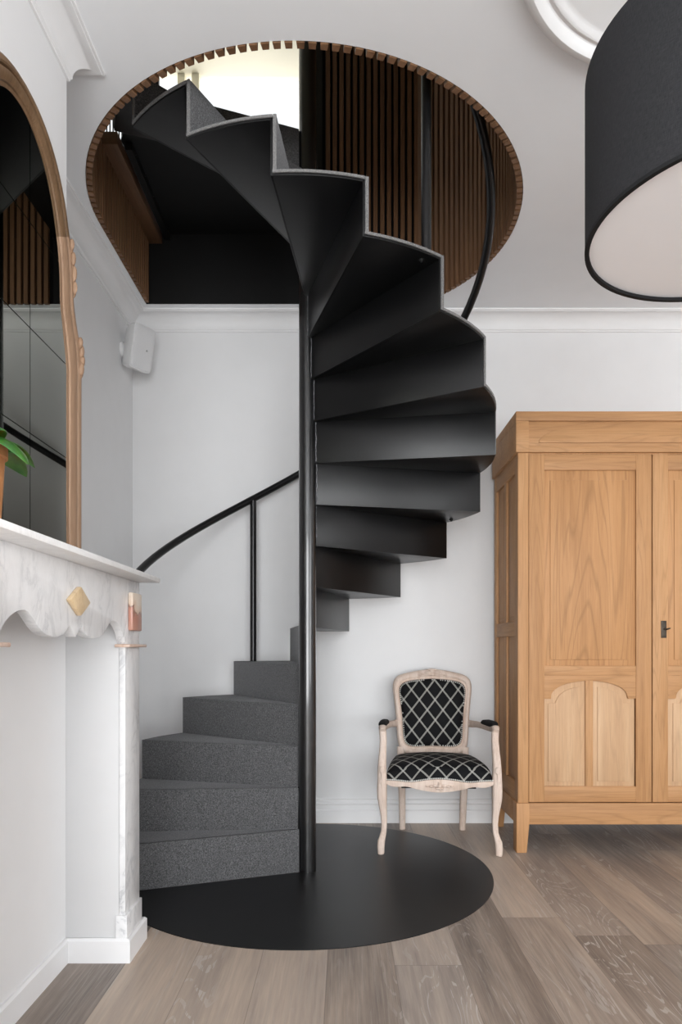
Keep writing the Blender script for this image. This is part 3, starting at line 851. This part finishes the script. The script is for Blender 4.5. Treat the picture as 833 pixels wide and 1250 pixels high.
# doors
def door(s):
    def X(a): return a if s == 0 else mir(a)
    y0, y1 = WY0 + .002, WY0 + .026
    m = MB()
    m.box(X(.9915), X(1.074), y0, y1, .269, 2.136); m.box(X(1.567), X(1.650), y0, y1, .269, 2.136)
    m.box(X(1.296), X(1.337), y0 + .0015, y1 - .001, .353, .922)
    d = m.build('door', M['oak_v'], WD, bevel=.0018)
    m = MB()
    for za, zb_ in ((2.053, 2.1355), (.9505, 1.0015), (.2695, .353)):
        m = MB(); m.box(X(1.074), X(1.567), y0 + .0008, y1, za, zb_); m.build('door_rail', M['oak_h'], d, bevel=.0015)
    m = MB()
    arc1 = []
    for k in range(11):
        t = PI/2 * k / 10; arc1.append((1.111 + .205 * (1 - math.cos(t)), .832 + .088 * math.sin(t) ** .9))
    arch = [(1.074, .824), (1.111, .824)] + arc1 + [(2 * 1.3165 - a, b) for a, b in arc1[::-1][1:]] + [(1.526, .824), (1.567, .824), (1.567, .9503), (1.074, .9503)]
    m.prism([(X(a), b) for a, b in arch], y0 + .002, y1 - .001, 'XZ')
    m.build('arched_rail', M['oak_h'], d, bevel=.0015)
    m = MB(); m.box(X(1.07), X(1.571), y0 + .012, y0 + .019, .998, 2.057)
    m.box(X(1.108), X(1.530), y0 + .007, y0 + .0125, 1.034, 2.0)
    m.build('upper_panel', M['oak_panel'], d, bevel=.0025)
    for side in (0, 1):
        def Y(a): return X(a if side == 0 else 2 * 1.3165 - a)
        m = MB(); m.box(Y(1.07), Y(1.300), y0 + .012, y0 + .0185, .35, .93)
        f = [(1.096, .378), (1.270, .378), (1.270, .888), (1.235, .884), (1.19, .868), (1.155, .842), (1.138, .812), (1.136, .800), (1.096, .800)]
        m.prism([(Y(a), b) for a, b in f], y0 + .0065, y0 + .0125, 'XZ')
        m.build('lower_panel', M['oak_pale'], d, bevel=.002)
    if s == 1:
        m = MB(); m.box(1.700, 1.7295, y0 - .003, y0, 1.151, 1.243)
        e = m.build('escutcheon', M['metal_dark'], d, bevel=.001)
        m = MB(); m.tube([(1.717, y0 - .001, 1.198), (1.717, y0 - .035, 1.198)], .0035, 12)
        R = [(1.717 + .011 * math.cos(2*PI*k/16), y0 - .045 + .011 * math.sin(2*PI*k/16), 1.198 + .004 * math.cos(2*PI*k/16)) for k in range(17)]
        m.tube(R, .003, 8); m.build('key', M['metal_dark'], d)
door(0); door(1)

# ------------------------------------------------------------------ armchair
CH = thing('armchair', 'carved limed wood armchair with black lattice upholstery', 'chair', (.518, 3.925, .003), rad(-3))
def L(m, name, mat, parent, **k): return m.build(name, mat, parent, local=True, **k)
for s in (-1, 1):
    m = MB()
    pts = [(.309, -.262, 0), (.310, -.262, .006), (.311, -.262, .035), (.309, -.258, .066), (.303, -.252, .085), (.2955, -.244, .115), (.2935, -.238, .16), (.2955, -.236, .20), (.300, -.238, .245), (.304, -.240, .29), (.305, -.240, .335), (.304, -.238, .40), (.305, -.234, .45), (.303, -.228, .50), (.300, -.220, .55), (.298, -.212, .60), (.300, -.206, .635), (.302, -.202, .655)]
    sz = [.016, .018, .0195, .020, .0175, .0155, .0155, .0175, .0215, .0255, .027, .0255, .0235, .0215, .020, .019, .0195, .019]
    m.sweep([(s * a, b, c) for a, b, c in pts], sz, 20, 3.0, up=(1, 0, 0))
    lg = L(m, 'front_leg', M['limed'], CH, smooth=60)
    m = MB(); m.sweep([(s*.305, -.262, .45), (s*.305, -.262, .29)], [.006, .004], 8)
    for (dx_, z, r) in ((0, .445, .017), (.004, .385, .012), (-.010, .37, .010), (.010, .36, .010), (0, .345, .013), (0, .318, .009), (.003, .297, .007)):
        m.dome((s * (.305 + dx_), -.262, z), r, (.9, .35, 1.25), 10, 6)
    L(m, 'carving', M['limed'], lg, smooth=70)
    m = MB()
    pts = [(.180, .262, 0), (.181, .256, .04), (.182, .243, .12), (.184, .230, .22), (.187, .222, .32), (.190, .222, .42), (.193, .230, .50)]
    m.sweep([(s * a, b, c) for a, b, c in pts], [.018, .019, .020, .021, .022, .022, .021], 16, 4, up=(1, 0, 0))
    L(m, 'back_leg', M['limed'], CH, smooth=60)
    # arm
    m = MB()
    pts = [(.214, .250, .640), (.232, .220, .640), (.256, .150, .645), (.278, .060, .646), (.293, -.04, .648), (.300, -.12, .652), (.302, -.175, .660), (.302, -.212, .662), (.302, -.228, .650)]
    m.sweep([(s * a, b, c) for a, b, c in pts], [(.016, .022), (.016, .020), (.017, .018), (.018, .017), (.019, .017), (.020, .017), (.021, .018), (.020, .019), (.015, .014)], 18, 2.8, up=(1, 0, 0))
    ar = L(m, 'arm', M['limed'], CH, smooth=60)
    m = MB()
    pts = [(.270, .085, .662), (.279, .055, .668), (.291, -.02, .673), (.298, -.10, .676), (.302, -.165, .678), (.302, -.205, .672), (.302, -.215, .667)]
    m.sweep([(s * a, b, c) for a, b, c in pts], [.006, (.017, .015), (.022, .019), (.023, .020), (.022, .019), (.015, .013), .005], 18, 2.2, up=(1, 0, 0))
    L(m, 'arm_pad', M['black_cloth'], ar, smooth=70)
# rails under the seat
m = MB(); N = 40; up_, lo_ = [], []
for k in range(N + 1):
    x = -.285 + .57 * k / N; t = x / .285
    wob = .009 * math.exp(-(t/.28)**2) - .008 * math.exp(-((abs(t)-.55)/.2)**2)
    up_.append((x, .388 + wob)); lo_.append((x, .352 - .012 * math.cos(t * PI / 2) - .012 * math.exp(-(t/.3)**2) + .012 * math.exp(-((abs(t)-.62)/.16)**2) - .02 * abs(t)**8 * -1))
m.prism(lo_ + up_[::-1], -.258, -.225, 'XZ')
L(m, 'front_rail', M['limed'], CH, bevel=.004, smooth=60)
m = MB()
for (x, z, rx, rz) in ((0, .362, .014, .012), (.022, .364, .014, .008), (-.022, .364, .014, .008), (.044, .361, .014, .007), (-.044, .361, .014, .007), (0, .378, .010, .007), (0, .348, .012, .006), (.066, .361, .010, .005), (-.066, .361, .010, .005), (.014, .35, .01, .006), (-.014, .35, .01, .006)):
    m.dome((x, -.260, z), 1, (rx, .011, rz), 10, 6)
L(m, 'front_carving', M['limed'], CH, smooth=70)
m = MB()
for s in (-1, 1):
    m.prism([(s*.290, -.235), (s*.310, -.235), (s*.207, .235), (s*.187, .235)], .345, .385, 'XY')
m.box(-.19, .19, .212, .236, .345, .42)
L(m, 'seat_rails', M['limed'], CH, bevel=.003)
m = MB(); m.box(-.20, .20, -.2, .2, .338, .35); L(m, 'webbing', M['black_cloth'], CH)
# seat cushion
def cushion(nu, nv, f, name, mat):
    m = MB(); uvl = m.bm.loops.layers.uv.new('UVMap')
    G = [[f(u / nu * 2 - 1, v / nv * 2 - 1) for u in range(nu + 1)] for v in range(nv + 1)]
    V = [[m.bm.verts.new(p[0]) for p in r] for r in G]
    for v in range(nv):
        for u in range(nu):
            idx = ((v, u), (v, u+1), (v+1, u+1), (v+1, u))
            fc = m.bm.faces.new([V[a][b] for a, b in idx])
            for lp, (a, b) in zip(fc.loops, idx): lp[uvl].uv = G[a][b][1]
    edge = [V[0][u] for u in range(nu + 1)] + [V[v][nu] for v in range(1, nv + 1)] + [V[nv][u] for u in range(nu - 1, -1, -1)] + [V[v][0] for v in range(nv - 1, 0, -1)]
    m.bm.faces.new(edge[::-1])
    return L(m, name, mat, CH, smooth=60)
def seat_f(u, v):
    # v -1 front .. 1 back; outer tenth drops down as the front and sides
    vv = math.copysign(1 - (1 - abs(v)) ** 2.4, v); uu = math.copysign(1 - (1 - abs(u)) ** 2.6, u)
    y = -.020 + .222 * vv - .008 * (1 - uu*uu) * (vv < 0) * abs(vv)
    hw = .284 - .050 * ((vv + 1) / 2) ** 1.5
    e = max(abs(u), abs(v))
    crown = (1 - abs(uu) ** 14) ** .5 * (1 - abs(vv) ** 9) ** .5
    z = .388 + .080 * crown + .030 * (1 - uu*uu) * (1 - vv*vv) + (.009 * math.exp(-(uu/.28)**2) - .008 * math.exp(-((abs(uu)-.55)/.2)**2)) * (vv < -.9)
    arcl = y - (.080 * (1 - crown) if vv < 0 else 0)
    return (uu * hw, y, z), (uu * hw * 1.02 + .5, arcl * 1.05 + 1.0)
cushion(56, 56, seat_f, 'seat_cushion', M['lattice'])
m = MB()
for k in range(58):
    x = -.278 + .556 * k / 57; t = x / .285
    wob = .009 * math.exp(-(t/.28)**2) - .008 * math.exp(-((abs(t)-.55)/.2)**2)
    m.dome((x, -.2585, .394 + wob), .0046, (1, .8, 1), 6, 4)
L(m, 'seat_stud_trim', M['nail'], CH, smooth=80)
# back
TB = rad(9); BZ = .455; BY = .222
def bk(x, z, d): # point on the leaning back, d towards the sitter
    h = z - BZ
    return (x, BY + h * math.sin(TB) - d * math.cos(TB), BZ + h * math.cos(TB) - d * math.sin(TB) * 0)
def outline(hw0, hw1, z0, z1, p, crest, a, dip=0):
    c, s_ = math.cos(a), math.sin(a)
    fx_ = math.copysign(abs(c) ** (2/p), c); fz = math.copysign(abs(s_) ** (2/p), s_)
    t = (fz + 1) / 2
    hw = hw0 + (hw1 - hw0) * (t ** 1.1) 
    hw += .010 * math.sin(PI * t) * -1
    x = fx_ * hw; z = z0 + (z1 - z0) * t
    if s_ > 0: z += crest * math.exp(-(x / .10) ** 2) * fz - .020 * (x / hw1) ** 2 * fz
    else: z += dip * math.exp(-(x/.09)**2) * -fz
    return x, z
NA = 96
def ring(kw, d): return [bk(*outline(a=2*PI*k/NA, **kw), d) for k in range(NA)]
inner = dict(hw0=.178, hw1=.212, z0=.502, z1=.908, p=6.5, crest=.004, dip=.008)
outer = dict(hw0=.212, hw1=.254, z0=.452, z1=.955, p=6.0, crest=.020)
def mixd(f): return {k: (inner.get(k, 0) * (1 - f) + outer.get(k, 0) * f) for k in inner}
m = MB()
seq = [(0, -.012), (0, .012), (.06, .016), (.16, .010), (.24, .009), (.34, .017), (.55, .021), (.78, .018), (.9, .010), (1, .004), (1, -.014)]
R = [ring(mixd(f), d) for f, d in seq]
V = [[m.bm.verts.new(p) for p in r] for r in R]
for q in range(len(V)):
    A, B = V[q], V[(q + 1) % len(V)]
    for k in range(NA): m.bm.faces.new((A[k], A[(k+1) % NA], B[(k+1) % NA], B[k]))
bf = L(m, 'back_frame', M['limed'], CH, smooth=50)
m = MB()
for (x, z, rx, rz) in ((0, .955, .020, .012), (.026, .950, .020, .008), (-.026, .950, .020, .008), (.052, .943, .016, .007), (-.052, .943, .016, .007), (0, .938, .013, .008), (.075, .936, .013, .005), (-.075, .936, .013, .005), (.02, .938, .012, .006), (-.02, .938, .012, .006), (0, .968, .032, .007)):
    m.dome(bk(x, z, .018), 1, (rx, .012, rz), 10, 6)
L(m, 'crest_carving', M['limed'], bf, smooth=70)
m = MB(); uvl = m.bm.loops.layers.uv.new('UVMap')
rows = []
for f, d in ((1, .010), (.97, .018), (.9, .026), (.75, .033), (.5, .038), (.25, .041)):
    r = []
    for k in range(NA):
        x, z = outline(a=2*PI*k/NA, **inner); cz_ = .70
        x, z = x * f, cz_ + (z - cz_) * f
        r.append((m.bm.verts.new(bk(x, z, d)), (x + .5 + .0235, z)))
    rows.append(r)
for A, B in zip(rows, rows[1:]):
    for k in range(NA):
        q = [A[k], A[(k+1) % NA], B[(k+1) % NA], B[k]]
        fc = m.bm.faces.new([t[0] for t in q])
        for lp, t in zip(fc.loops, q): lp[uvl].uv = t[1]
cv = m.bm.verts.new(bk(0, .70, .042))
for k in range(NA):
    q = [rows[-1][k], rows[-1][(k+1) % NA], (cv, (.5235, .70))]
    fc = m.bm.faces.new([t[0] for t in q])
    for lp, t in zip(fc.loops, q): lp[uvl].uv = t[1]
bb = [m.bm.verts.new(bk(*outline(a=2*PI*k/NA, **inner), -.010)) for k in range(NA)]
for k in range(NA): m.bm.faces.new((rows[0][(k+1) % NA][0], rows[0][k][0], bb[k], bb[(k+1) % NA]))
m.bm.faces.new(bb)
bc = L(m, 'back_cushion', M['lattice'], CH, smooth=60)
m = MB()
P = [outline(a=2*PI*k/600, **{**inner, 'hw0': .1735, 'hw1': .2075, 'z0': .507, 'z1': .903}) for k in range(600)]
acc = 0
for k in range(600):
    p, q = P[k-1], P[k]; acc += math.hypot(q[0]-p[0], q[1]-p[1])
    if acc > .0108:
        acc = 0; m.dome(bk(q[0], q[1], .021), .0040, (1, .9, 1), 6, 4)
L(m, 'back_stud_trim', M['nail'], bc, smooth=80)

# ------------------------------------------------------------------ light
w = bpy.data.worlds.new('daylight'); scene.world = w; w.use_nodes = True
bg = w.node_tree.nodes['Background']; bg.inputs[0].default_value = (.93, .97, 1.0, 1); bg.inputs[1].default_value = 1.2
def area(name, loc, rot, sx, sy, power, color=(1, 1, 1)):
    l = bpy.data.lights.new(name, 'AREA'); l.shape = 'RECTANGLE'; l.size = sx; l.size_y = sy; l.energy = power; l.color = color
    o = bpy.data.objects.new(name, l); COL.objects.link(o); o.location = loc; o.rotation_euler = rot
    o['kind'] = 'structure'
    return o
area('daylight_rear_a', (-.35, REAR - .2, 1.6), (rad(112), 0, 0), 1.85, 2.9, 252, (.965, .985, 1))
area('daylight_rear_b', (1.62, REAR - .2, 1.6), (rad(112), 0, 0), 1.65, 2.9, 140, (.965, .985, 1))
area('daylight_rear_c', (3.35, REAR - .2, 1.6), (rad(112), 0, 0), 1.40, 2.9, 45, (.965, .985, 1))
area('added_fill_right', (RIGHT + .2, -1.7, 1.7), (rad(112), 0, rad(90)), 2.9, 2.3, 122, (.965, .985, 1))  # added fill light outside the unseen right window
area('daylight_upper', (-1.35, 6.05, 4.78), (rad(-90), 0, 0), 2.4, 2.5, 38, (1, .98, .95))

# ------------------------------------------------------------------ camera
cam = bpy.data.cameras.new('camera'); co_ = bpy.data.objects.new('camera', cam); COL.objects.link(co_)
co_.location = (0, 0, 1.1); co_.rotation_euler = (rad(90), 0, 0)
cam.sensor_fit = 'HORIZONTAL'; cam.sensor_width = 36; cam.lens = 36 * 845 / 833
cam.shift_x = -(420.7 - 416.5) / 833; cam.shift_y = (790.3 - 625) / 833
cam.clip_start = .05; cam.clip_end = 60
scene.camera = co_
scene.view_settings.view_transform = 'Standard'; scene.view_settings.look = 'None'
scene.view_settings.exposure = 0; scene.view_settings.gamma = 1
try: scene.view_settings.use_curve_mapping = False
except Exception: pass
scene.cycles.max_bounces = 10; scene.cycles.diffuse_bounces = 6; scene.cycles.glossy_bounces = 5
scene.cycles.use_denoising = True
scene.cycles.sample_clamp_indirect = 6
